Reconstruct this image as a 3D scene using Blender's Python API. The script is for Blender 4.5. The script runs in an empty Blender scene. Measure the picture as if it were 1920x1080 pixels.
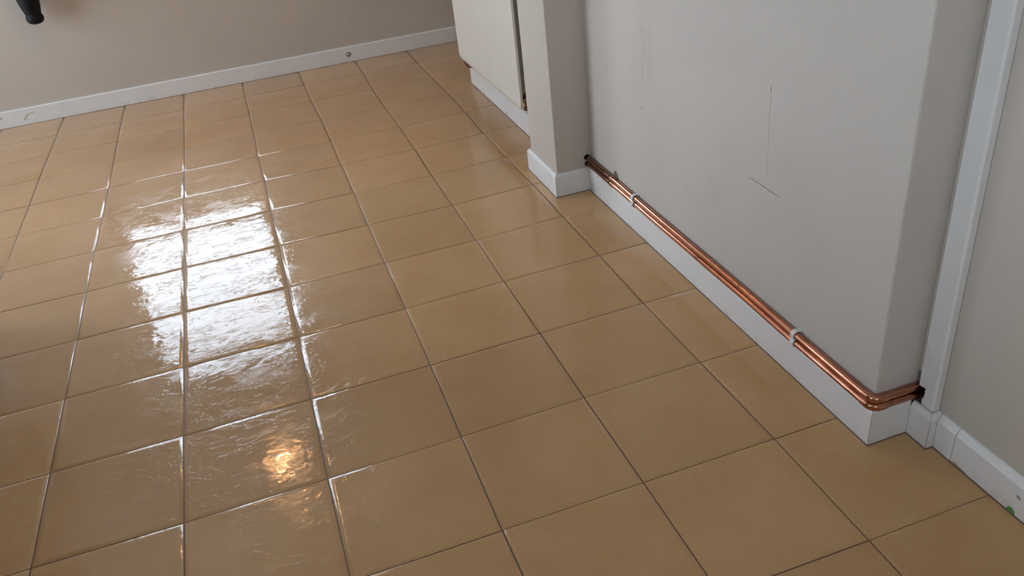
import bpy, bmesh, math, random
from mathutils import Vector, Matrix
random.seed(7)
SC = bpy.context.scene
COL = SC.collection

# ------------------------------------------------------------------ camera
R = [[0.940935477224561, -0.3224790599479845, -0.10318761357475047],
     [-0.25250008583526784, -0.4652812790956098, -0.8483849585985924],
     [0.22557511909200048, 0.8243303871738669, -0.5192256527064243]]
cam = bpy.data.cameras.new('camera')
cam.sensor_width = 36.0
cam.sensor_fit = 'HORIZONTAL'
cam.lens = 1566.0434 / 1920 * 36.0
cam.clip_start = 0.02
co = bpy.data.objects.new('camera', cam)
COL.objects.link(co)
M = Matrix.Identity(4)
for i in range(3):
    M[i][0] = R[0][i]
    M[i][1] = -R[1][i]
    M[i][2] = -R[2][i]
M[0][3], M[1][3], M[2][3] = 0.40589207, -1.55819085, 1.36045315
co.matrix_world = M
SC.camera = co

# ------------------------------------------------------------------ world / light / exposure
SC.view_settings.view_transform = 'Standard'
SC.view_settings.look = 'None'
SC.view_settings.gamma = 1.0
SC.view_settings.use_curve_mapping = False
SC.view_settings.exposure = 0.0
W = bpy.data.worlds.new('overcast_sky')
SC.world = W
W.use_nodes = True
W.node_tree.nodes['Background'].inputs[0].default_value = (0.72, 0.85, 1.0, 1)
W.node_tree.nodes['Background'].inputs[1].default_value = 10.8

WIN_F = (-0.66, 0.28, 0.78, 1.92)      # far wall window: x0,x1,z0,z1
WIN_L = (1.9, 3.45, 0.06, 2.15)          # left wall glazed doors: y0,y1,z0,z1
WIN_ADD = (-2.6, -0.75, 1.0, 2.1)        # added left wall window, brightens the near right side: y0,y1,z0,z1
WIN_N = (0.05, 0.8, 1.35, 2.05)         # near wall window, behind the camera: x0,x1,z0,z1
XL = -2.7                              # inner face of the left wall
YF = 3.565                             # inner face of the far wall
YN = -3.0
ZC = 2.4
LAMP = (0.02, 2.5, 2.0)


def portal(name, loc, rot, sx, sy):
    l = bpy.data.lights.new(name, 'AREA')
    l.shape = 'RECTANGLE'
    l.size, l.size_y = sx, sy
    l.cycles.is_portal = True
    o = bpy.data.objects.new(name, l)
    o.location = loc
    o.rotation_euler = rot
    COL.objects.link(o)


portal('window_portal', ((WIN_F[0] + WIN_F[1]) / 2, YF + 0.16, (WIN_F[2] + WIN_F[3]) / 2), (-math.pi / 2, 0, 0), WIN_F[1] - WIN_F[0], WIN_F[3] - WIN_F[2])
portal('door_portal', (XL - 0.16, (WIN_L[0] + WIN_L[1]) / 2, (WIN_L[2] + WIN_L[3]) / 2), (0, -math.pi / 2, 0), WIN_L[3] - WIN_L[2], WIN_L[1] - WIN_L[0])

portal('side_portal', (XL - 0.16, (WIN_ADD[0] + WIN_ADD[1]) / 2, (WIN_ADD[2] + WIN_ADD[3]) / 2), (0, -math.pi / 2, 0), WIN_ADD[3] - WIN_ADD[2], WIN_ADD[1] - WIN_ADD[0])
portal('near_portal', ((WIN_N[0] + WIN_N[1]) / 2, YN - 0.16, (WIN_N[2] + WIN_N[3]) / 2), (math.pi / 2, 0, 0), WIN_N[1] - WIN_N[0], WIN_N[3] - WIN_N[2])


# ------------------------------------------------------------------ node helpers
class NT:
    def __init__(s, name):
        s.m = bpy.data.materials.new(name)
        s.m.use_nodes = True
        s.t = s.m.node_tree
        s.b = s.t.nodes['Principled BSDF']
        s.out = s.t.nodes['Material Output']

    def n(s, ty, **kw):
        x = s.t.nodes.new(ty)
        for k, v in kw.items():
            setattr(x, k, v)
        return x

    def l(s, a, b):
        s.t.links.new(a, b)

    def pos(s):
        return s.n('ShaderNodeNewGeometry').outputs['Position']

    def noise(s, vec, scale, detail=4, rough=0.55, dist=0.0, sc=None):
        if sc:
            mp = s.n('ShaderNodeMapping')
            mp.inputs['Scale'].default_value = sc
            s.l(vec, mp.inputs['Vector'])
            vec = mp.outputs[0]
        x = s.n('ShaderNodeTexNoise')
        x.inputs['Scale'].default_value = scale
        x.inputs['Detail'].default_value = detail
        x.inputs['Roughness'].default_value = rough
        x.inputs['Distortion'].default_value = dist
        s.l(vec, x.inputs['Vector'])
        return x.outputs['Fac']

    def ramp(s, fac, stops, interp='LINEAR'):
        x = s.n('ShaderNodeValToRGB')
        r = x.color_ramp
        r.interpolation = interp
        while len(r.elements) < len(stops):
            r.elements.new(0.5)
        for e, (p, c) in zip(r.elements, stops):
            e.position = p
            e.color = (c, c, c, 1) if isinstance(c, (int, float)) else (*c, 1)
        s.l(fac, x.inputs[0])
        return x.outputs[0]

    def math(s, op, a, b=None, clamp=False):
        x = s.n('ShaderNodeMath', operation=op, use_clamp=clamp)
        for i, v in enumerate((a, b)):
            if v is None:
                continue
            if isinstance(v, (int, float)):
                x.inputs[i].default_value = v
            else:
                s.l(v, x.inputs[i])
        return x.outputs[0]

    def mix(s, fac, a, b, blend='MIX'):
        x = s.n('ShaderNodeMix', data_type='RGBA', blend_type=blend)
        for sock, v in ((x.inputs['Factor'], fac), (x.inputs['A'], a), (x.inputs['B'], b)):
            if isinstance(v, (int, float)):
                sock.default_value = v
            elif isinstance(v, tuple):
                sock.default_value = (*v, 1)
            else:
                s.l(v, sock)
        return x.outputs['Result']

    def bump(s, h, strength, dist, normal=None):
        x = s.n('ShaderNodeBump')
        x.inputs['Strength'].default_value = strength
        x.inputs['Distance'].default_value = dist
        s.l(h, x.inputs['Height'])
        if normal is not None:
            s.l(normal, x.inputs['Normal'])
        return x.outputs[0]

    def set(s, **kw):
        for k, v in kw.items():
            i = s.b.inputs[k.replace('_', ' ')]
            if isinstance(v, (int, float)):
                i.default_value = v
            elif isinstance(v, tuple):
                i.default_value = (*v, 1) if i.type == 'RGBA' else v
            else:
                s.l(v, i)
        return s.m


def simple(name, col, rough=0.5, metal=0.0, var=0.12, scale=40.0, bump=0.0, spec=0.5):
    k = NT(name)
    p = k.pos()
    f = k.noise(p, scale)
    c = k.mix(f, tuple(x * (1 - var) for x in col), tuple(min(1, x * (1 + var)) for x in col))
    k.set(Base_Color=c, Roughness=rough, Metallic=metal)
    k.b.inputs['Specular IOR Level'].default_value = spec
    if bump:
        k.set(Normal=k.bump(k.noise(p, scale * 4), bump, 0.001))
    return k.m


def wall_mat(name, col, smudge=0.0):
    k = NT(name)
    p = k.pos()
    f = k.noise(p, 2.2, 3)
    c = k.mix(k.ramp(f, [(0.3, 0.0), (0.7, 1.0)]), tuple(x * 0.97 for x in col), tuple(x * 1.03 for x in col))
    if smudge:
        d = k.noise(p, 5.0, 5, 0.6, 0.4, sc=(1, 1, 0.6))
        c = k.mix(k.ramp(d, [(0.56, 0.0), (0.78, smudge)]), c, tuple(x * 0.72 for x in col))
        d2 = k.noise(p, 38.0, 4, 0.65, 0.8, sc=(1, 1, 0.3))
        c = k.mix(k.ramp(d2, [(0.68, 0.0), (0.80, smudge * 0.8)]), c, tuple(x * 0.6 for x in col))
    k.set(Base_Color=c, Roughness=0.75)
    k.b.inputs['Specular IOR Level'].default_value = 0.3
    b1 = k.noise(p, 420, 3, 0.6)
    b2 = k.noise(p, 9, 3, 0.5)
    n = k.bump(b1, 0.12, 0.0006)
    k.set(Normal=k.bump(b2, 0.25, 0.002, n))
    return k.m


def gloss_mat():
    k = NT('white_gloss_paint')
    p = k.pos()
    sx = k.n('ShaderNodeSeparateXYZ')
    k.l(p, sx.inputs[0])
    f = k.noise(p, 6, 4)
    c = k.mix(f, (0.76, 0.75, 0.73), (0.83, 0.82, 0.80))
    # grubby specks and a grimy foot where the mop reaches
    low = k.ramp(sx.outputs[2], [(0.0, 1.0), (0.03, 0.0)])
    g = k.ramp(k.noise(p, 24, 5, 0.65, 0.5), [(0.5, 0.0), (0.75, 0.4)])
    c = k.mix(k.math('MULTIPLY', low, g), c, (0.30, 0.23, 0.16))
    s = k.ramp(k.noise(p, 170, 2, 0.5), [(0.79, 0.0), (0.82, 0.55)])
    c = k.mix(s, c, (0.22, 0.2, 0.18))
    k.set(Base_Color=c, Roughness=k.ramp(f, [(0.3, 0.26), (0.7, 0.38)]))
    k.set(Normal=k.bump(k.noise(p, 60, 3, sc=(1, 0.15, 1)), 0.08, 0.001))
    return k.m


def tile_mat():
    k = NT('riven_beige_tile')
    p = k.pos()
    oi = k.n('ShaderNodeObjectInfo')
    rnd = oi.outputs['Random']
    f = k.noise(p, 3.2, 5, 0.6, 0.3)
    c = k.mix(k.ramp(f, [(0.35, 0.0), (0.68, 1.0)]), TILE_A, TILE_B)
    f2 = k.noise(p, 260, 3, 0.6)
    c = k.mix(k.ramp(f2, [(0.35, 0.0), (0.65, 0.35)]), c, tuple(x * 0.80 for x in TILE_A))
    tint = k.ramp(rnd, [(0.0, 0.94), (1.0, 1.05)])
    c = k.mix(1.0, c, tint, 'MULTIPLY')
    # riven relief: flaky, stretched across the room, offset from tile to tile
    off = k.n('ShaderNodeVectorMath', operation='ADD')
    cx = k.n('ShaderNodeCombineXYZ')
    k.l(k.math('MULTIPLY', rnd, 37.0), cx.inputs[0])
    k.l(k.math('MULTIPLY', rnd, 91.0), cx.inputs[1])
    k.l(p, off.inputs[0])
    k.l(cx.outputs[0], off.inputs[1])
    v = off.outputs[0]
    flake = k.noise(v, 11, 5, 0.58, 0.8, sc=(0.6, 1.2, 1))
    steps = k.ramp(flake, [(0.36, 0.0), (0.375, 0.3), (0.47, 0.34), (0.482, 0.66), (0.585, 0.70), (0.60, 1.0)])
    vein = k.noise(v, 17, 6, 0.68, 1.0, sc=(0.45, 1.25, 1))
    ridge = k.ramp(k.math('ABSOLUTE', k.math('SUBTRACT', vein, 0.5)), [(0.0, 1.0), (0.007, 0.0)])
    fine = k.noise(v, 170, 4, 0.65, 0.4)
    rough_zone = k.ramp(k.noise(v, 9, 3, 0.6), [(0.38, 0.06), (0.62, 1.0)])
    zone2 = k.ramp(k.noise(v, 11, 3, 0.6), [(0.46, 0.0), (0.66, 1.0)])
    h = k.math('ADD', k.math('MULTIPLY', steps, 0.9), k.math('MULTIPLY', ridge, -0.45))
    h = k.math('ADD', k.math('MULTIPLY', h, rough_zone), k.math('MULTIPLY', k.math('MULTIPLY', fine, zone2), 0.30))
    nrm = k.bump(h, BUMP, 0.0009)
    # wet film with dull, dried patches
    dry = k.noise(p, 6.5, 4, 0.55, 0.6)
    ro = k.ramp(dry, [(0.40, ROUGH[0]), (0.58, ROUGH[1]), (0.61, ROUGH[2])])
    k.set(Base_Color=c, Roughness=0.55, Coat_Weight=1.0, Coat_Roughness=ro, Coat_Normal=nrm)
    k.b.inputs['Coat IOR'].default_value = 1.44
    k.b.inputs['Specular IOR Level'].default_value = 0.08
    k.b.inputs['IOR'].default_value = 1.5
    k.b.inputs['Sheen Weight'].default_value = 0.13
    k.b.inputs['Sheen Roughness'].default_value = 0.35
    return k.m


def copper_mat():
    k = NT('copper')
    p = k.pos()
    f = k.noise(p, 14, 5, 0.65, 0.5)
    c = k.mix(k.ramp(f, [(0.35, 0.0), (0.70, 1.0)]), (0.60, 0.285, 0.185), (0.36, 0.145, 0.085))
    st = k.ramp(k.noise(p, 42, 4, 0.6, 1.0, sc=(1, 0.35, 1)), [(0.60, 0.0), (0.70, 0.85)])
    c = k.mix(st, c, (0.20, 0.09, 0.06))
    # the lengths beyond the first joint are old, tarnished pipe
    sx = k.n('ShaderNodeSeparateXYZ')
    k.l(p, sx.inputs[0])
    old = k.math('GREATER_THAN', sx.outputs[1], 0.93)
    c = k.mix(k.math('MULTIPLY', old, 0.75), c, (0.24, 0.12, 0.085))
    k.set(Base_Color=c, Metallic=1.0, Roughness=k.ramp(f, [(0.3, 0.14), (0.75, 0.26)]))
    return k.m


def emit(name, col, st):
    k = NT(name)
    k.set(Emission_Color=col, Emission_Strength=st, Base_Color=(0.8, 0.8, 0.8))
    return k.m


def glass_mat():
    k = NT('window_glass')
    fr = k.n('ShaderNodeFresnel')
    fr.inputs[0].default_value = 1.45
    tr = k.n('ShaderNodeBsdfTransparent')
    gl = k.n('ShaderNodeBsdfGlossy')
    gl.inputs['Roughness'].default_value = 0.02
    mx = k.n('ShaderNodeMixShader')
    k.l(fr.outputs[0], mx.inputs[0])
    k.l(tr.outputs[0], mx.inputs[1])
    k.l(gl.outputs[0], mx.inputs[2])
    k.l(mx.outputs[0], k.out.inputs[0])
    return k.m


TILE_A = (0.535, 0.312, 0.132)
TILE_B = (0.605, 0.374, 0.175)
BUMP = 1.0
ROUGH = (0.03, 0.055, 0.17)
PAINT = (0.57, 0.51, 0.44)
m_wall = wall_mat('magnolia_wall_paint', PAINT)
m_chim = wall_mat('scuffed_wall_paint', (0.595, 0.546, 0.492), 0.35)
m_ceil = wall_mat('ceiling_paint', (0.75, 0.75, 0.73))
m_gloss = gloss_mat()
m_tile = tile_mat()
m_grout = simple('brown_grout', (0.165, 0.095, 0.065), 0.5, var=0.25, scale=60, bump=0.3, spec=0.5)
m_copper = copper_mat()
m_rad = simple('cream_radiator_enamel', (0.72, 0.68, 0.59), 0.35, var=0.03, scale=20)
m_radside = simple('dusty_radiator_back', (0.36, 0.35, 0.31), 0.6)
m_clip = simple('white_plastic', (0.74, 0.72, 0.70), 0.4, var=0.04)
m_black = simple('black_wood', (0.008, 0.008, 0.009), 0.6, var=0.2, scale=30, spec=0.2)
m_brass = simple('dull_brass', (0.30, 0.20, 0.10), 0.4, 1.0, var=0.25)
m_tail = simple('tarnished_copper', (0.16, 0.06, 0.045), 0.45, 0.4, var=0.25)
m_steel = simple('grey_metal', (0.33, 0.31, 0.28), 0.4, 1.0)
m_dark = simple('dark_rubber', (0.06, 0.05, 0.045), 0.6)
m_pencil = simple('pencil_line', (0.13, 0.125, 0.12), 0.6, var=0.3, scale=200)
m_faint = simple('faint_pencil_line', (0.50, 0.465, 0.42), 0.7, var=0.2, scale=200)
m_faint2 = simple('thin_pencil_line', (0.36, 0.34, 0.31), 0.7, var=0.35, scale=160)
m_green = simple('green_paint', (0.10, 0.30, 0.06), 0.5)
m_chip = simple('bare_wood', (0.40, 0.28, 0.19), 0.7)
m_smear = simple('yellowed_smear', (0.54, 0.50, 0.36), 0.5)
m_plug = simple('brown_wall_plug', (0.19, 0.14, 0.09), 0.7, var=0.3)
m_teal = simple('grey_green_filler', (0.16, 0.21, 0.21), 0.6, var=0.3)
m_glass = glass_mat()
m_bulb = emit('warm_bulb', (1.0, 0.66, 0.34), 70.0)
m_shade = emit('glowing_fabric_shade', (1.0, 0.42, 0.15), 6.0)


# ------------------------------------------------------------------ mesh helpers
def link(name, bm, mat, parent=None, smooth=None, kind=None):
    me = bpy.data.meshes.new(name)
    bmesh.ops.recalc_face_normals(bm, faces=bm.faces)
    bm.to_mesh(me)
    bm.free()
    for m in (mat if isinstance(mat, list) else [mat]):
        me.materials.append(m)
    if smooth is not None:
        for p in me.polygons:
            p.use_smooth = True
        try:
            me.set_sharp_from_angle(angle=math.radians(smooth))
        except Exception:
            pass
    o = bpy.data.objects.new(name, me)
    COL.objects.link(o)
    if parent is not None:
        o.parent = parent
    if kind:
        o['kind'] = kind
    return o


def struct(name, bm, mat, smooth=None):
    return link(name, bm, mat, None, smooth, 'structure')


def empty(name, loc, label, cat, group=None):
    o = bpy.data.objects.new(name, None)
    o.location = loc
    COL.objects.link(o)
    tag(o, label, cat, group)
    return o


def tag(o, label, cat, group=None):
    o['label'] = label
    o['category'] = cat
    if group:
        o['group'] = group
    return o


def local(o, parent):
    """parent without moving (parents here are unrotated)"""
    o.parent = parent
    o.location = Vector(o.location) - Vector(parent.location)
    return o


def box(bm, x0, x1, y0, y1, z0, z1, bevel=0.0):
    r = bmesh.ops.create_cube(bm, size=1.0)
    for v in r['verts']:
        v.co = Vector(((x0 + x1) / 2 + v.co.x * (x1 - x0), (y0 + y1) / 2 + v.co.y * (y1 - y0), (z0 + z1) / 2 + v.co.z * (z1 - z0)))
    if bevel:
        es = list({e for v in r['verts'] for e in v.link_edges})
        bmesh.ops.bevel(bm, geom=es, offset=bevel, segments=2, profile=0.5, affect='EDGES')
    return bm


def B(*a, **k):
    return box(bmesh.new(), *a, **k)


def prism(bm, pts, axis, d0, d1):
    """polygon pts (2-tuples) extruded along axis from d0 to d1"""
    def mk(p, d):
        a, b = p
        return {'x': (d, a, b), 'y': (a, d, b), 'z': (a, b, d)}[axis]
    lo = [bm.verts.new(mk(p, d0)) for p in pts]
    hi = [bm.verts.new(mk(p, d1)) for p in pts]
    bm.faces.new(lo)
    bm.faces.new(hi[::-1])
    n = len(pts)
    for i in range(n):
        bm.faces.new((lo[i], lo[(i + 1) % n], hi[(i + 1) % n], hi[i]))
    return bm


def tube(bm, pts, r, seg=16, cap=True):
    """round tube along a polyline; r a number or one radius per point"""
    pts = [Vector(p) for p in pts]
    rs = r if isinstance(r, (list, tuple)) else [r] * len(pts)
    rings = []
    up = None
    for i, p in enumerate(pts):
        t = (pts[min(i + 1, len(pts) - 1)] - pts[max(i - 1, 0)]).normalized()
        if up is None:
            up = Vector((0, 0, 1)) if abs(t.z) < 0.9 else Vector((1, 0, 0))
        a = (up - t * up.dot(t)).normalized()
        b = t.cross(a)
        up = a
        rings.append([bm.verts.new(p + (a * math.cos(q) + b * math.sin(q)) * rs[i]) for q in [2 * math.pi * j / seg for j in range(seg)]])
    for A, Bq in zip(rings, rings[1:]):
        for j in range(seg):
            bm.faces.new((A[j], A[(j + 1) % seg], Bq[(j + 1) % seg], Bq[j]))
    if cap:
        bm.faces.new(rings[0][::-1])
        bm.faces.new(rings[-1])
    return bm


def lathe(bm, prof, seg=28, loc=(0, 0, 0)):
    rings = []
    for r, z in prof:
        rings.append([bm.verts.new((loc[0] + r * math.cos(2 * math.pi * j / seg), loc[1] + r * math.sin(2 * math.pi * j / seg), loc[2] + z)) for j in range(seg)])
    for A, Bq in zip(rings, rings[1:]):
        for j in range(seg):
            bm.faces.new((A[j], A[(j + 1) % seg], Bq[(j + 1) % seg], Bq[j]))
    bm.faces.new(rings[0][::-1])
    bm.faces.new(rings[-1])
    return bm


def lathe_open(prof, seg=28):
    bm = bmesh.new()
    rings = [[bm.verts.new((r * math.cos(2 * math.pi * j / seg), r * math.sin(2 * math.pi * j / seg), z)) for j in range(seg)] for r, z in prof[:-1]]
    for A, Bq in zip(rings, rings[1:] + rings[:1]):
        for j in range(seg):
            bm.faces.new((A[j], A[(j + 1) % seg], Bq[(j + 1) % seg], Bq[j]))
    return bm


def cut(o, cutter_bm):
    """boolean difference, baked into the mesh"""
    c = link('cutter', cutter_bm, m_dark)
    md = o.modifiers.new('cut', 'BOOLEAN')
    md.object = c
    md.operation = 'DIFFERENCE'
    md.solver = 'EXACT'
    dg = bpy.context.evaluated_depsgraph_get()
    me = bpy.data.meshes.new_from_object(o.evaluated_get(dg))
    o.modifiers.clear()
    o.data = me
    bpy.data.objects.remove(c)


def rounded_box(x0, x1, y0, y1, z0, z1, edges_r):
    """box whose vertical edges are softly rounded by edges_r"""
    bm = B(x0, x1, y0, y1, z0, z1)
    es = [e for e in bm.edges if abs(e.verts[0].co.z - e.verts[1].co.z) > 0.01]
    bmesh.ops.bevel(bm, geom=es, offset=edges_r, segments=3, profile=0.5, affect='EDGES')
    return bm


# ------------------------------------------------------------------ the room shell
floor = struct('floor', B(XL - .2, 2.2, YN - .2, YF + .2, -0.08, -0.0016), m_grout)
struct('ceiling', B(XL - .2, 2.3, YN - .2, YF + .2, ZC, ZC + .1), m_ceil)
Z0 = -0.0016

# far wall with its window opening
bm = bmesh.new()
x0, x1, z0, z1 = WIN_F
for a in ((XL - .2, x0, Z0, ZC), (x1, 2.3, Z0, ZC), (x0, x1, Z0, z0), (x0, x1, z1, ZC)):
    box(bm, a[0], a[1], YF, YF + .2, a[2], a[3])
bmesh.ops.remove_doubles(bm, verts=bm.verts, dist=1e-5)
struct('wall_far', bm, m_wall)
# left wall with the glazed doors
bm = bmesh.new()
y0, y1, z0, z1 = WIN_L
m0, m1, mz0, mz1 = WIN_ADD
for a in ((YN - .2, m0, Z0, ZC), (m0, m1, Z0, mz0), (m0, m1, mz1, ZC), (m1, y0, Z0, ZC), (y1, YF, Z0, ZC), (y0, y1, Z0, z0), (y0, y1, z1, ZC)):
    box(bm, XL - .2, XL, a[0], a[1], a[2], a[3])
bmesh.ops.remove_doubles(bm, verts=bm.verts, dist=1e-5)
struct('wall_left', bm, m_wall)
bm = bmesh.new()
x0, x1, z0, z1 = WIN_N
for a in ((XL - .2, x0, Z0, ZC), (x1, 2.3, Z0, ZC), (x0, x1, Z0, z0), (x0, x1, z1, ZC)):
    box(bm, a[0], a[1], YN - .2, YN, a[2], a[3])
bmesh.ops.remove_doubles(bm, verts=bm.verts, dist=1e-5)
struct('wall_near', bm, m_wall)
struct('wall_right', B(1.630, 1.78, YN, -0.470, Z0, ZC), m_wall)
bm = B(1.720, 1.78, -0.470, -0.414, Z0, 0.1605)
box(bm, 1.6205, 1.78, -0.470, -0.414, 0.160, ZC)
struct('wall_cavity', bm, m_wall)
wall_chim = struct('wall_chimney', rounded_box(1.510, 1.80, -0.414, 1.148, Z0, ZC, 0.005), m_chim, 40)
wall_pier = struct('wall_pier', rounded_box(1.372, 1.80, 1.148, 1.432, Z0, ZC, 0.003), m_wall, 40)
struct('wall_alcove', B(1.496, 2.2, 1.432, 2.668, Z0, ZC), m_wall)
struct('wall_recess', B(2.0, 2.2, 2.668, YF, Z0, ZC), m_wall)

PIPE_X, PIPE_R = 1.4985, 0.0095
PZ_UP, PZ_LO = 0.1240, 0.1025
# the two ragged holes the pipes come through
cb = bmesh.new()
for pz, dx, dz in ((PZ_UP, -0.003, 0.003), (PZ_LO, -0.003, -0.0005)):
    ring = [(PIPE_X + dx + math.cos(a) * (0.0115 + 0.0012 * math.sin(3 * a + pz * 90)), pz + dz + math.sin(a) * (0.0117 + 0.001 * math.cos(5 * a))) for a in [2 * math.pi * i / 18 for i in range(18)]]
    c1 = bmesh.new()
    prism(c1, ring, 'y', 1.10, 1.48)
    bmesh.ops.recalc_face_normals(c1, faces=c1.faces)
    cut(wall_pier, c1)
cb.free()

# ------------------------------------------------------------------ floor tiles
TX, TY = 0.33, 0.32418177
G = {(-1, 0): (2.8, 3.1), (0, 0): (-1.4, -3.0), (1, 0): (-2.5, -2.2), (2, 0): (-0.8, 1.7), (3, 0): (-1.5, 6.3), (4, 0): (0.0, 5.5), (-1, 1): (1.7, 0.5), (0, 1): (-3.1, -2.4), (1, 1): (-1.0, 0.3), (2, 1): (1.6, 0.8), (3, 1): (-1.4, 4.5), (4, 1): (-2.7, 7.7), (-1, 2): (0.1, -0.1), (0, 2): (-2.1, 1.1), (1, 2): (1.0, -1.8), (2, 2): (2.6, -2.7), (3, 2): (-1.9, 3.8), (4, 2): (0.0, 8.0), (-1, 3): (0.6, -2.3), (0, 3): (-2.5, 2.7), (1, 3): (2.0, -4.3), (2, 3): (2.8, -3.9), (3, 3): (0.6, -6.9), (4, 3): (1.5, 6.3), (-1, 4): (-1.4, -3.9), (0, 4): (-2.8, 2.4), (1, 4): (2.4, -2.6), (2, 4): (3.1, -9.4), (3, 4): (-1.4, -14.2), (4, 4): (1.0, -0.5), (-1, 5): (-1.3, 1.9), (0, 5): (-3.2, 6.9), (1, 5): (1.0, 1.1), (2, 5): (3.9, -10.4), (3, 5): (-1.2, -16.2), (4, 5): (-2.1, -4.4), (-2, 5): (6.3, -1.9), (-2, 6): (5.2, 2.1), (-1, 6): (1.6, -0.8), (0, 6): (-3.5, 12.7), (1, 6): (2.1, 6.8), (2, 6): (2.7, -9.1), (3, 6): (2.8, -12.5), (4, 6): (-3.3, -7.0), (-2, 7): (3.6, -4.7), (-1, 7): (1.5, 3.4), (0, 7): (-3.8, 9.0), (1, 7): (-3.9, -3.1), (2, 7): (3.1, -6.5), (3, 7): (2.6, -15.1), (4, 7): (5.3, -0.4), (2, 8): (2.4, 3.9), (3, 8): (-1.8, -6.3), (4, 8): (5.9, -1.9), (2, 9): (-3.7, 17.6), (3, 9): (-2.1, 11.2), (2, 10): (-4.3, 11.2), (3, 10): (7.7, 16.7), (4, 10): (-0.9, 16.0), (-1, 8): (-2.0, 2.5), (-1, 9): (-3.1, -1.3), (-1, 10): (-4.3, -7.4), (0, 8): (-4.2, 4.0), (0, 9): (-5.8, -4.6), (0, 10): (-7.7, -0.3), (3, -1): (0.2, 1.0), (4, -1): (4.2, -0.2), (4, -2): (1.5, -3.6), (2, -1): (-2.3, -0.4), (1, 8): (-1.0, 3.0), (1, 9): (-3.0, 6.0), (1, 10): (-5.0, 5.0), (4, 9): (3.0, 7.0)}
UMIN, UMAX, VMIN, VMAX = -8, 4, -9, 10


def corner(u, v):
    dx, dy = G.get((u, v), G.get((max(-2, min(4, u)), v), (0, 0)))
    if (u, v) not in G:
        dx = 0.0
        if u > 4:
            dy = G.get((4, v), (0, 0))[1]
    if v >= 11:
        return (u * TX + G.get((u, 10), (0, 0))[0] / 1000, YF)
    if u <= UMIN:
        return (XL, v * TY)
    return (u * TX + dx / 1000, max(YN, v * TY + dy / 1000))


for u in range(UMIN, UMAX + 1):
    for v in range(VMIN, VMAX + 1):
        c = [corner(u, v), corner(u + 1, v), corner(u + 1, v + 1), corner(u, v + 1)]
        if v <= VMIN:
            c[0] = (c[0][0], YN); c[1] = (c[1][0], YN)
        if c[2][1] - c[1][1] < 0.02 or c[1][0] - c[0][0] < 0.02:
            continue
        if u == 4 and v < -1:
            c[1] = (1.629, c[1][1]); c[2] = (1.629, c[2][1])
        if u == 4 and v >= 8:
            c[1] = (2.0, c[1][1]); c[2] = (2.0, c[2][1])
        mx = sum(p[0] for p in c) / 4
        my = sum(p[1] for p in c) / 4
        jx, jy = random.uniform(-.0005, .0005), random.uniform(-.0006, .0006)
        gx, gy = 0.0017, 0.0012
        sg = [(1, 1), (-1, 1), (-1, -1), (1, -1)]
        tl = [random.uniform(-.00018, .00018) for _ in range(4)]
        bm = bmesh.new()
        rings = []
        for ins, z in ((0.0, -0.006), (0.0, -0.0009), (0.0010, -0.00034), (0.013, 0.0)):
            rings.append([bm.verts.new((p[0] - mx + jx + s[0] * (gx + ins), p[1] - my + jy + s[1] * (gy + ins), z + (t if z > -.005 else 0))) for p, s, t in zip(c, sg, tl)])
        for A, Bq in zip(rings, rings[1:]):
            for j in range(4):
                bm.faces.new((A[j], A[(j + 1) % 4], Bq[(j + 1) % 4], Bq[j]))
        bm.faces.new(rings[-1])
        o = link('tile', bm, m_tile, floor, 30)
        o.location = (mx, my, 0)


# ------------------------------------------------------------------ skirting boards
def profile(t, h, c):
    k = c / 0.016
    return [(0.0, 0.0), (t, 0.0), (t, h - c), (t - 0.0012 * k, h - 0.9 * c), (t - t * 0.58 * k, h - 0.1 * c), (t - t * 0.70 * k, h), (0.0, h)]


def skirt(name, A, Bp, n, t, h, mA=0, mB=0, parent=None, mat=None, c=0.006):
    """board along the wall line A-B, face towards n; mA/mB: 1 outside mitre, -1 inside, 0 square"""
    A, Bp, n = Vector((*A, 0)), Vector((*Bp, 0)), Vector((*n, 0))
    d = (Bp - A).normalized()
    bm = bmesh.new()
    ra, rb = [], []
    gap = 0.0005
    for dd, z in profile(t, h, c):
        dd = max(dd, 0.0004)
        ra.append(bm.verts.new(A - d * (mA * dd - gap) + n * dd + Vector((0, 0, z + 0.0016))))
        rb.append(bm.verts.new(Bp + d * (mB * dd - gap) + n * dd + Vector((0, 0, z + 0.0016))))
    k = len(ra)
    for i in range(k):
        bm.faces.new((ra[i], ra[(i + 1) % k], rb[(i + 1) % k], rb[i]))
    bm.faces.new(ra[::-1])
    bm.faces.new(rb)
    o = link(name, bm, mat or m_gloss, parent, 25, None if parent else 'structure')
    return o


bb_far = skirt('baseboard_far', (XL, YF), (2.0, YF), (0, -1), 0.013, 0.090, 0, 0)
bb_alc = skirt('baseboard_alcove', (1.496, 2.668), (1.496, 1.432), (-1, 0), 0.014, 0.100, 1, -1)
skirt('board', (2.0, 2.668), (1.496, 2.668), (0, 1), 0.014, 0.100, 0, 1, bb_alc)
bb_pier = skirt('baseboard_pier', (1.372, 1.432), (1.372, 1.148), (-1, 0), 0.0135, 0.0885, 1, 1, c=0.012)
skirt('board', (1.372, 1.148), (1.510, 1.148), (0, -1), 0.0135, 0.0885, 1, -1, bb_pier, c=0.012)
skirt('board', (1.496, 1.432), (1.372, 1.432), (0, 1), 0.0135, 0.0885, -1, 1, bb_pier, c=0.012)
bb_chim = skirt('baseboard_chimney', (1.510, 1.148), (1.510, -0.414), (-1, 0), 0.0160, 0.0940, -1, 1)
skirt('board', (1.510, -0.414), (1.598, -0.414), (0, -1), 0.0160, 0.0940, 1, 0, bb_chim)
bb_box = skirt('baseboard_boxing', (1.610, -0.4305), (1.610, -0.479), (-1, 0), 0.0130, 0.0880, 0, 1, c=0.011)
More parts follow.
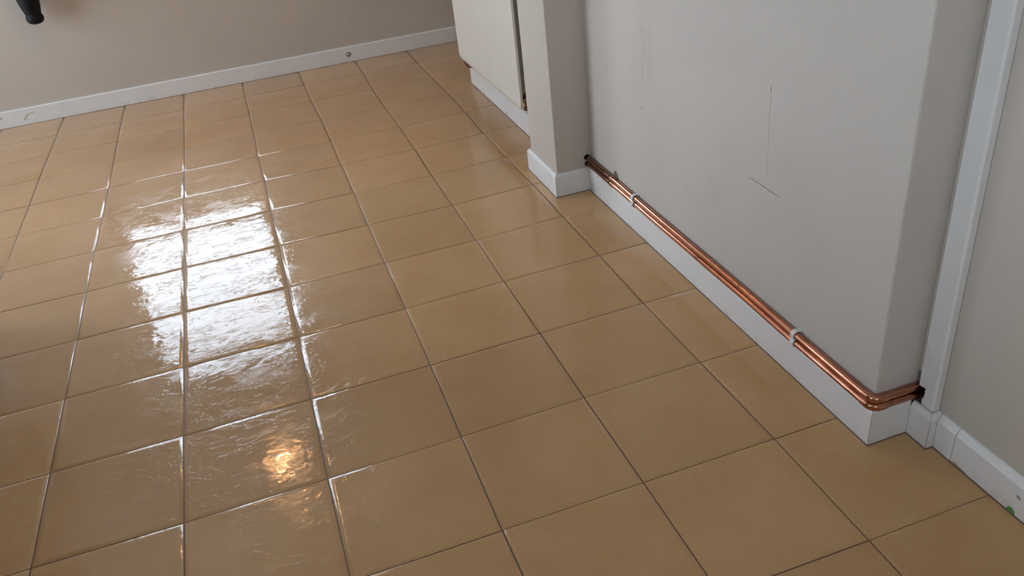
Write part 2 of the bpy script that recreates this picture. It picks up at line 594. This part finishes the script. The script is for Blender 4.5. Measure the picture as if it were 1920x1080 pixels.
skirt('board', (1.610, -0.479), (1.6295, -0.479), (0, -1), 0.0130, 0.0880, 1, 0, bb_box, c=0.011)
bb_right = skirt('baseboard_right', (1.630, -0.5445), (1.630, YN), (-1, 0), 0.0145, 0.0880, 0, 0, c=0.016)
skirt('board', (1.630, -0.4925), (1.630, -0.5438), (-1, 0), 0.0145, 0.0880, 0, 0, bb_right, c=0.016)
skirt('baseboard_left', (XL, YF), (XL, 3.48), (1, 0), 0.013, 0.090, 0, 0)

# brown grout bead along the foot of the boards
def bead(A, Bp, n, t, mA, mB, parent):
    A, Bp, n = Vector((*A, 0)), Vector((*Bp, 0)), Vector((*n, 0))
    d = (Bp - A).normalized()
    bm = bmesh.new()
    ra, rb = [], []
    for dd, z in ((t - 0.001, 0.0002), (t + 0.0032, 0.0002), (t + 0.0026, 0.0009), (t + 0.0004, 0.0016), (t - 0.001, 0.0016)):
        ra.append(bm.verts.new(A - d * mA * dd + n * dd + Vector((0, 0, z))))
        rb.append(bm.verts.new(Bp + d * mB * dd + n * dd + Vector((0, 0, z))))
    k = len(ra)
    for i in range(k):
        bm.faces.new((ra[i], ra[(i + 1) % k], rb[(i + 1) % k], rb[i]))
    bm.faces.new(ra[::-1])
    bm.faces.new(rb)
    return link('grout_bead', bm, m_grout, parent, 40)


bead((1.496, 2.668), (1.496, 1.432), (-1, 0), 0.014, 1, -1, bb_alc)
bead((1.372, 1.432), (1.372, 1.148), (-1, 0), 0.0135, 1, 1, bb_pier)
bead((1.372, 1.148), (1.510, 1.148), (0, -1), 0.0135, 1, -1, bb_pier)
bead((1.510, 1.148), (1.510, -0.414), (-1, 0), 0.0160, -1, 1, bb_chim)
bead((1.510, -0.414), (1.597, -0.414), (0, -1), 0.0160, 1, 0, bb_chim)
bead((1.610, -0.4300), (1.610, -0.479), (-1, 0), 0.0130, 0, 1, bb_box)
bead((1.610, -0.479), (1.6155, -0.479), (0, -1), 0.0130, 1, 0, bb_box)
bead((1.630, -0.4920), (1.630, YN), (-1, 0), 0.0145, 0, 0, bb_right)

# ------------------------------------------------------------------ pipe boxing in the corner
bm = bmesh.new()
poly = [(-0.4790, 0.0905), (-0.4460, 0.0905), (-0.4450, 0.1035), (-0.4478, 0.1060), (-0.4468, 0.1090), (-0.4500, 0.1120), (-0.4488, 0.1165), (-0.4505, 0.1210), (-0.4490, 0.1285), (-0.4512, 0.1355), (-0.4440, 0.1345), (-0.4310, 0.1330), (-0.4310, ZC - .001), (-0.4790, ZC - .001)]
prism(bm, poly, 'x', 1.610, 1.619)
es = [e for e in bm.edges if all(abs(v.co.y + 0.479) < 1e-5 and abs(v.co.x - 1.610) < 1e-5 for v in e.verts)]
bmesh.ops.bevel(bm, geom=es, offset=0.004, segments=3, profile=0.5, affect='EDGES')
boxing = struct('trim_1', bm, m_gloss)
link('side_board', B(1.6192, 1.6285, -0.4788, -0.4705, 0.0905, ZC - .001), m_gloss, boxing)

# ------------------------------------------------------------------ windows (their light and their reflection on the tiles are in the photo; the near left one is added)
x0, x1, z0, z1 = WIN_F
bm = bmesh.new()
fw = 0.035
for a in ((x0, x0 + fw, z0, z1), (x1 - fw, x1, z0, z1), (x0 + fw, x1 - fw, z0, z0 + fw), (x0 + fw, x1 - fw, z1 - fw, z1)):
    box(bm, a[0], a[1], YF + .07, YF + .12, a[2], a[3])
w1 = struct('window_1', bm, m_clip)
link('pane', B(x0 + fw, x1 - fw, YF + .093, YF + .097, z0 + fw, z1 - fw), m_glass, w1)
link('window_sill', B(x0 - .03, x1 + .03, YF - .03, YF + .07, z0 - .03, z0 - .002, bevel=.006), m_gloss, w1)
x0, x1, z0, z1 = WIN_N
bm = bmesh.new()
for a in ((x0, x0 + fw, z0, z1), (x1 - fw, x1, z0, z1), (x0 + fw, x1 - fw, z0, z0 + fw), (x0 + fw, x1 - fw, z1 - fw, z1)):
    box(bm, a[0], a[1], YN - .12, YN - .07, a[2], a[3])
w2 = struct('window_2', bm, m_clip)
link('pane', B(x0 + fw, x1 - fw, YN - .097, YN - .093, z0 + fw, z1 - fw), m_glass, w2)
y0, y1, z0, z1 = WIN_ADD
bm = bmesh.new()
for q in ((y0, y0 + fw, z0, z1), (y1 - fw, y1, z0, z1), (y0 + fw, y1 - fw, z0, z0 + fw), (y0 + fw, y1 - fw, z1 - fw, z1)):
    box(bm, XL - .12, XL - .07, q[0], q[1], q[2], q[3])
w3 = struct('added_window', bm, m_clip)  # added unseen window, lets in light for the near right walls
link('pane', B(XL - .097, XL - .093, y0 + fw, y1 - fw, z0 + fw, z1 - fw), m_glass, w3)
y0, y1, z0, z1 = WIN_L
for i in range(2):
    a, b = y0 + (y1 - y0) * i / 2 + .004, y0 + (y1 - y0) * (i + 1) / 2 - .004
    bm = bmesh.new()
    fw = 0.055
    for q in ((a, a + fw, z0, z1), (b - fw, b, z0, z1), (a + fw, b - fw, z0, z0 + fw), (a + fw, b - fw, z1 - fw, z1)):
        box(bm, XL - .12, XL - .07, q[0], q[1], q[2], q[3])
    d = struct('door_%d' % (i + 1), bm, m_clip)
    link('pane', B(XL - .097, XL - .093, a + fw, b - fw, z0 + fw, z1 - fw), m_glass, d)

# ------------------------------------------------------------------ pendant lamp (its warm reflection shows on the tiles)
lamp = empty('pendant_lamp', LAMP, 'warm glowing bulb lamp hanging from the ceiling, mirrored in orange on the wet tiles', 'lamp')
bm = bmesh.new()
bmesh.ops.create_icosphere(bm, subdivisions=3, radius=0.028)
link('bulb', bm, m_bulb, lamp, 60)
link('lamp_shade', lathe_open([(0.145, -0.05), (0.142, -0.05), (0.075, 0.13), (0.078, 0.13), (0.145, -0.05)], 32), m_shade, lamp, 60)
link('lamp_holder', lathe(bmesh.new(), [(0.012, 0.026), (0.02, 0.03), (0.02, 0.12), (0.076, 0.126), (0.076, 0.129), (0.008, 0.135)], 16), m_clip, lamp, 40)
link('cord', tube(bmesh.new(), [(0, 0, 0.13), (0, 0, ZC - LAMP[2] - .02)], 0.003, 8), m_clip, lamp, 40)
link('ceiling_rose', lathe(bmesh.new(), [(0.012, ZC - LAMP[2] - .025), (0.04, ZC - LAMP[2] - .015), (0.045, ZC - LAMP[2] - .001)], 20), m_clip, lamp, 40)

# ------------------------------------------------------------------ dark cabinet added out of view to block light from the left tiles
side = empty('added_cabinet', (-0.90, -0.27, 0), 'dark brown cabinet added left of the view to darken the left tiles', 'added_cabinet')
m_mah = simple('dark_brown_wood', (0.075, 0.032, 0.018), 0.35, var=0.3, scale=18)
SX0, SX1, SY0, SY1, SH = -1.17, -0.63, -1.80, 1.25, 0.84
local(link('body', B(SX0 + .02, SX1 - .02, SY0 + .02, SY1 - .02, 0.08, SH - .03), m_mah), side)
local(link('top', B(SX0, SX1, SY0, SY1, SH - .0295, SH, bevel=.004), m_mah), side)
for i in range(4):
    a = SY0 + .03 + i * 0.75
    d = local(link('door', B(SX1 - .0195, SX1 - .002, a, a + .742, 0.10, SH - .05, bevel=.003), m_mah), side)
    h = link('handle', tube(bmesh.new(), [(SX1 + .018, a + .48, .45), (SX1 + .018, a + .48, .55)], .005, 10), m_brass, d)
for a in (SX0 + .06, SX1 - .06):
    for b in (SY0 + .06, SY1 - .06):
        local(link('leg', tube(bmesh.new(), [(a, b, 0.0), (a, b, 0.08)], [.018, .025], 12), m_mah), side)

# ------------------------------------------------------------------ copper pipes
YC = -0.4245        # pipe line along the side of the chimney breast


def arc(cx, cy, z, r, n=7):
    """quarter bend from the long run (heading -y) into the return (heading +x)"""
    return [(cx + r - r * math.cos(a), cy - r * math.sin(a) + r, z) for a in [math.pi / 2 * i / n for i in range(n + 1)]]


def wobble(y, amp):
    return amp * (math.sin(y * 7.3 + 1) + 0.5 * math.sin(y * 17.1))


def pipe(name, label, z, er):
    p = empty(name, (PIPE_X, 1.148, z), label, 'pipe', 'copper pipes above the skirting')
    r = 0.016
    run = []
    ys = [1.78 - i * 0.045 for i in range(200) if 1.78 - i * 0.045 > YC + r + 0.012] + [YC + r + 0.010]
    for y in ys:
        run.append((PIPE_X + (wobble(y, 0.0006) if y < 1.1 else 0), y, z + (wobble(y + z * 40, 0.0004) if y < 1.1 else 0)))
    run = [q for q in run]
    local(link('pipe_run', tube(bmesh.new(), run, PIPE_R, 20), m_copper, None, 60), p)
    a = arc(PIPE_X, YC, z, r, 8)
    path = [(PIPE_X, YC + r + 0.016, z)] + a + [(PIPE_X + r + 0.016, YC, z)]
    rad = [er] * len(path)
    path = [path[0]] + [(PIPE_X, YC + r + 0.0155, z)] + path[1:-1] + [(PIPE_X + r + 0.0155, YC, z)] + [path[-1]]
    rad = [PIPE_R + .0002] + [er] * (len(path) - 2) + [PIPE_R + .0002]
    local(link('elbow', tube(bmesh.new(), path, rad, 20), m_copper, None, 60), p)
    local(link('pipe_return', tube(bmesh.new(), [(PIPE_X + r + 0.010, YC, z), (1.58, YC, z), (1.70, YC, z)], PIPE_R, 20), m_copper, None, 60), p)
    cy = 0.935
    c = [(PIPE_X, cy + .014, z), (PIPE_X, cy + .0135, z), (PIPE_X, cy + .0125, z), (PIPE_X, cy - .0125, z), (PIPE_X, cy - .0135, z), (PIPE_X, cy - .014, z)]
    local(link('coupling', tube(bmesh.new(), c, [PIPE_R + .0002, PIPE_R + .0009, PIPE_R + .0012, PIPE_R + .0012, PIPE_R + .0009, PIPE_R + .0002], 20), m_copper, None, 60), p)
    return p


pu = pipe('copper_pipe', 'upper of the two copper pipes running along the wall above the white skirting', PZ_UP, 0.0107)
pl = pipe('copper_pipe', 'lower of the two copper pipes, lying just over the skirting board top', PZ_LO, 0.0107)


# white double pipe clips
def pipe_clip(y, label):
    t = empty('pipe_clip', (1.510, y, (PZ_UP + PZ_LO) / 2), label, 'clip', 'white pipe clips')
    w = 0.0065
    bm = bmesh.new()
    box(bm, 1.5078, 1.5099, y - w, y + w, PZ_LO - .010, PZ_UP + .012)
    local(link('back_plate', bm, m_clip), t)
    for z in (PZ_UP, PZ_LO):
        bm = bmesh.new()
        ro, ri = 0.0132, PIPE_R + 0.0010
        ns = 18
        a0, a1 = math.radians(62), math.radians(298)     # hugging the front, open to the wall
        if z == PZ_UP:
            a0, a1 = math.radians(22), math.radians(250)
        else:
            a0, a1 = math.radians(110), math.radians(300)
        vs = []
        for i in range(ns + 1):
            a = a0 + (a1 - a0) * i / ns
            ca, sa = math.cos(a), math.sin(a)
            vs.append([bm.verts.new((PIPE_X + ca * q, y + s * w, z + sa * q)) for q, s in ((ri, -1), (ro, -1), (ro, 1), (ri, 1))])
        for A, Bq in zip(vs, vs[1:]):
            for j in range(4):
                bm.faces.new((A[j], A[(j + 1) % 4], Bq[(j + 1) % 4], Bq[j]))
        bm.faces.new(vs[0])
        bm.faces.new(vs[-1][::-1])
        local(link('clip_ring', bm, m_clip, None, 40), t)
    return t


pipe_clip(0.752, 'white plastic double pipe clip nearer the pier, at the far end of the copper pipes')
pipe_clip(-0.142, 'white plastic double pipe clip nearer the elbows at the near end of the copper pipes')

# broken brown plug stub behind the upper pipe
bm = bmesh.new()
pts = [(0.951, 0.128), (0.938, 0.141), (0.924, 0.1555), (0.915, 0.152), (0.908, 0.143), (0.902, 0.130), (0.915, 0.126), (0.935, 0.125)]
prism(bm, pts, 'x', 1.5035, 1.5096)
for v in bm.verts:
    if v.co.x < 1.505:
        v.co.y = 0.925 + (v.co.y - 0.925) * 0.6
        v.co.z = 0.134 + (v.co.z - 0.134) * 0.8
tag(link('wall_plug', bm, m_plug), 'small broken brown stub on the wall behind the upper copper pipe', 'plug')

# grey-green lump in the gap below the pipes
bm = bmesh.new()
bmesh.ops.create_icosphere(bm, subdivisions=2, radius=1)
for v in bm.verts:
    k = 1 + random.uniform(-.18, .18)
    v.co = Vector((1.628 + v.co.x * .012 * k, -0.4405 + v.co.y * .007 * k, 0.0945 + v.co.z * .0075 * k))
tag(link('filler_lump', bm, m_teal, None, 30), 'small grey-green lump in the gap under the pipes beside the white boxing', 'filler')


# ------------------------------------------------------------------ radiator
RX, RXB = 1.400, 1.446
RY0, RY1 = 1.604, 2.546
RZ0, RZ1 = 0.186, 0.790
rad = empty('radiator', (1.44, (RY0 + RY1) / 2, RZ0), 'cream ribbed panel radiator hung in the alcove beyond the pier', 'radiator')


def rad_panel():
    bm = bmesh.new()
    ys = []
    pitch = 0.0325
    n = int((RY1 - RY0) / pitch)
    fr = [0, .18, .34, .5, .66, .82]
    y = RY0 + 0.012
    ys = [RY0, RY0 + 0.004]
    m = (RY1 - RY0 - 0.024) / pitch
    m = int(m)
    pitch = (RY1 - RY0 - 0.024) / m
    for i in range(m):
        ys += [RY0 + 0.012 + pitch * (i + f) for f in fr]
    ys += [RY1 - 0.012, RY1 - 0.004, RY1]
    zs = [0, .002, .008, .016, .024, .030, .036, .044, .056, .10, .2, .3, .4, .5, RZ1 - RZ0 - .056, RZ1 - RZ0 - .044, RZ1 - RZ0 - .03, RZ1 - RZ0 - .016, RZ1 - RZ0 - .004, RZ1 - RZ0]
    H = RZ1 - RZ0
    rc = 0.030

    def depth(y, z):
        e = min(y - RY0, RY1 - y)
        if e < 0.011:
            return -0.003
        ph = ((y - RY0 - 0.012) / pitch) % 1.0
        fl = 0.5 - 0.5 * math.cos(2 * math.pi * ph)
        zz = min(z, H - z)
        w = max(0.0, min(1.0, (zz - 0.026) / 0.018))
        lip = max(0.0, min(1.0, zz / 0.016))
        return -0.0055 * (1 - lip) - 0.0052 * (1 - fl) * w
    grid = []
    for y in ys:
        e = min(y - RY0, RY1 - y)
        lift = rc - math.sqrt(max(0, rc * rc - (rc - e) ** 2)) if e < rc else 0.0
        col = []
        for z in zs:
            zz = lift + z * (H - 2 * lift) / H
            col.append(bm.verts.new((RX - depth(y, z), y, RZ0 + zz)))
        grid.append(col)
    back = [[bm.verts.new((RX + 0.013, c[0].co.y, c[0].co.z)), bm.verts.new((RX + 0.013, c[-1].co.y, c[-1].co.z))] for c in grid]
    for a, b in zip(grid, grid[1:]):
        for i in range(len(zs) - 1):
            bm.faces.new((a[i], a[i + 1], b[i + 1], b[i]))
    for (a, b), (c, d) in zip(zip(grid, back), list(zip(grid, back))[1:]):
        bm.faces.new((a[0], c[0], d[0], b[0]))
        bm.faces.new((a[-1], b[1], d[1], c[-1]))
        bm.faces.new((b[0], d[0], d[1], b[1]))
    for c, b in ((grid[0], back[0]), (grid[-1], back[-1])):
        bm.faces.new(c + [b[1], b[0]])
    return bm


local(link('front_panel', rad_panel(), m_rad, None, 35), rad)
# finned convector behind the panel, one piece
bm = bmesh.new()
fin = []
ny = 60
for i in range(ny + 1):
    y = RY0 + 0.05 + (RY1 - RY0 - 0.10) * i / ny
    fin.append((y, RX + 0.014 if i % 2 else RXB - 0.004))
for (ya, xa), (yb, xb) in zip(fin, fin[1:]):
    v = [bm.verts.new(c) for c in ((xa, ya, RZ0 + .06), (xb, yb, RZ0 + .06), (xb, yb, RZ1 - .06), (xa, ya, RZ1 - .06))]
    bm.faces.new(v)
local(link('convector', bm, m_radside), rad)
for y in (RY0 + .16, RY1 - .16):
    bm = bmesh.new()
    box(bm, RXB - .006, 1.4958, y - .02, y + .02, RZ0 + .10, RZ1 - .10, bevel=.002)
    local(link('bracket', bm, m_radside), rad)
# near-end valve with its brown tail
VY = RY0 + 0.085
bm = bmesh.new()
tube(bm, [(1.442, RY0 + .055, RZ0 + .022), (1.442, VY + .03, RZ0 + .022)], 0.011, 14)
tube(bm, [(1.470, VY + .055, RZ0 + .030), (1.470, VY + .055, RZ0 - .030)], 0.010, 14)
tube(bm, [(1.442, VY + .02, RZ0 + .022), (1.470, VY + .055, RZ0 + .010)], 0.010, 14)
local(link('valve', bm, m_brass, None, 40), rad)
bm = bmesh.new()
tube(bm, [(1.470, VY + .055, RZ0 + .028), (1.470, VY + .055, RZ0 + .034), (1.470, VY + .055, RZ0 + .050), (1.470, VY + .055, RZ0 + .054)], [.007, .012, .012, .006], 14)
local(link('valve_cap', bm, m_clip, None, 40), rad)
bm = bmesh.new()
tube(bm, [(1.470, VY + .055, RZ0 - .028), (1.472, VY + .057, RZ0 - .040), (1.476, VY + .066, RZ0 - .050), (1.480, VY + .10, RZ0 - .060), (1.483, 1.80, PZ_UP + .001)], 0.0085, 14)
local(link('valve_tail', bm, m_tail, None, 60), rad)
# far-end elbow peeping out under the panel corner
bm = bmesh.new()
tube(bm, [(1.424, 2.505, RZ0 + .03), (1.424, 2.505, RZ0 - .012), (1.426, 2.502, RZ0 - .026), (1.433, 2.495, RZ0 - .034), (1.45, 2.48, RZ0 - .036), (1.482, 2.455, RZ0 - .036)], 0.0125, 14)
local(link('tail_elbow', bm, m_tail, None, 60), rad)

# ------------------------------------------------------------------ black post by the far wall
HX, HY = -0.597, 3.490
post = empty('wall_post', (HX, HY, 0.52), 'black tapered post ending in a rounded knob, against the far wall', 'post')
prof = [(0.004, 0.0), (0.020, 0.0015), (0.034, 0.008), (0.0425, 0.020), (0.0435, 0.032), (0.0405, 0.043), (0.0375, 0.049), (0.039, 0.054), (0.0425, 0.066), (0.048, 0.092), (0.053, 0.122), (0.057, 0.17), (0.057, 0.24), (0.050, 0.30), (0.03, 0.33), (0.008, 0.335)]
link('spindle', lathe(bmesh.new(), prof, 32), m_black, post, 60)
bm = bmesh.new()
box(bm, -0.02, 0.02, 0.03, YF - HY - .001, 0.24, 0.28, bevel=.004)
link('bracket', bm, m_black, post)

# ------------------------------------------------------------------ marks on the chimney wall (left from the old radiator brackets)
CX = 1.510


def mark(name, pts, w, mat, parent, taper=True):
    """thin raised stroke along pts (y,z) on the chimney face"""
    bm = bmesh.new()
    L, Rr = [], []
    n = len(pts)
    for i, (y, z) in enumerate(pts):
        a, b = pts[max(0, i - 1)], pts[min(n - 1, i + 1)]
        dy, dz = b[0] - a[0], b[1] - a[1]
        q = math.hypot(dy, dz)
        ww = w * (0.35 if taper and i in (0, n - 1) else 1) / 2
        ny, nz = -dz / q * ww, dy / q * ww
        L.append((y + ny, z + nz)); Rr.append((y - ny, z - nz))
    prism(bm, L + Rr[::-1], 'x', CX - 0.0003, CX - 0.00005)
    return link(name, bm, mat, parent)


mark('pencil_mark', [(0.693, 0.697), (0.6935, 0.690), (0.693, 0.681)], 0.0016, m_pencil, wall_chim)
mark('pencil_mark', [(0.6935, 0.680), (0.696, 0.60), (0.6985, 0.52), (0.700, 0.454)], 0.0009, m_faint, wall_chim)
mark('pencil_mark', [(0.740, 0.4445), (0.715, 0.446), (0.70, 0.4465), (0.675, 0.447)], 0.0010, m_faint, wall_chim)
mark('pencil_mark', [(0.718, 0.4462), (0.712, 0.4466), (0.706, 0.4462)], 0.0016, m_pencil, wall_chim)
mark('pencil_mark', [(0.700, 0.4475), (0.694, 0.4470)], 0.0014, m_pencil, wall_chim)
mark('pencil_mark', [(0.0380, 0.700), (0.0384, 0.694), (0.0372, 0.687)], 0.0024, m_pencil, wall_chim)
mark('pencil_mark', [(0.0375, 0.686), (0.0370, 0.62), (0.0362, 0.55)], 0.0010, m_faint2, wall_chim)
mark('pencil_mark', [(0.0362, 0.55), (0.0358, 0.50), (0.0355, 0.465)], 0.0010, m_faint, wall_chim)
mark('scratch', [(0.112, 0.4445), (0.090, 0.4462), (0.060, 0.4455), (0.030, 0.4450), (0.0, 0.4448), (-0.025, 0.4445)], 0.0016, m_pencil, wall_chim)
mark('scratch', [(0.050, 0.4475), (0.042, 0.4482)], 0.0020, m_pencil, wall_chim)
for y, z, s in ((0.044, 0.234, 0.0032), (0.153, 0.234, 0.0016), (0.66, 0.50, 0.0015)):
    mark('speck', [(y - s / 2, z - s * .2), (y, z + s * .2), (y + s / 2, z)], s, m_pencil, wall_chim)


# ------------------------------------------------------------------ marks on the skirting boards
def blob(name, pts, axis, d0, d1, mat, parent):
    bm = bmesh.new()
    prism(bm, pts, axis, d0, d1)
    return link(name, bm, mat, parent)


FX = 1.630 - 0.0145
blob('paint_spot', [(-0.694, 0.0025), (-0.697, 0.010), (-0.702, 0.0135), (-0.708, 0.0125), (-0.713, 0.009), (-0.716, 0.0028)], 'x', FX - .0008, FX, m_green, bb_right)
blob('paint_chip', [(-0.707, 0.049), (-0.710, 0.053), (-0.715, 0.0525), (-0.719, 0.048), (-0.717, 0.045), (-0.711, 0.046)], 'x', FX - .0004, FX, m_chip, bb_right)
blob('paint_chip', [(-0.548, 0.004), (-0.556, 0.008), (-0.566, 0.006), (-0.580, 0.0055), (-0.590, 0.0025), (-0.565, 0.0022)], 'x', FX - .0004, FX, m_chip, bb_right)
FY = YF - 0.013
blob('smear', [(-0.858, 0.026), (-0.850, 0.040), (-0.835, 0.053), (-0.815, 0.060), (-0.790, 0.062), (-0.792, 0.058), (-0.815, 0.055), (-0.832, 0.046), (-0.843, 0.034), (-0.848, 0.026)], 'y', FY - .0004, FY, m_smear, bb_far)
blob('smear', [(-0.985, 0.055), (-0.968, 0.066), (-0.952, 0.062), (-0.962, 0.052), (-0.975, 0.050)], 'y', FY - .0004, FY, m_smear, bb_far)
# round metal fitting fixed to the far skirting
fit = empty('wall_fitting', (0.967, FY, 0.047), 'small round grey metal fitting on the white far skirting board', 'fitting')
bm = lathe(bmesh.new(), [(0.0145, 0.0), (0.0145, 0.002), (0.012, 0.004), (0.0085, 0.004), (0.0085, 0.0022), (0.003, 0.0022)], 20)
bmesh.ops.rotate(bm, verts=bm.verts, matrix=Matrix.Rotation(math.pi / 2, 3, 'X'))
link('ring', bm, m_steel, fit, 40)
bm = lathe(bmesh.new(), [(0.0055, 0.0022), (0.0055, 0.007), (0.003, 0.008)], 14)
bmesh.ops.rotate(bm, verts=bm.verts, matrix=Matrix.Rotation(math.pi / 2, 3, 'X'))
link('plug', bm, m_clip, fit, 40)
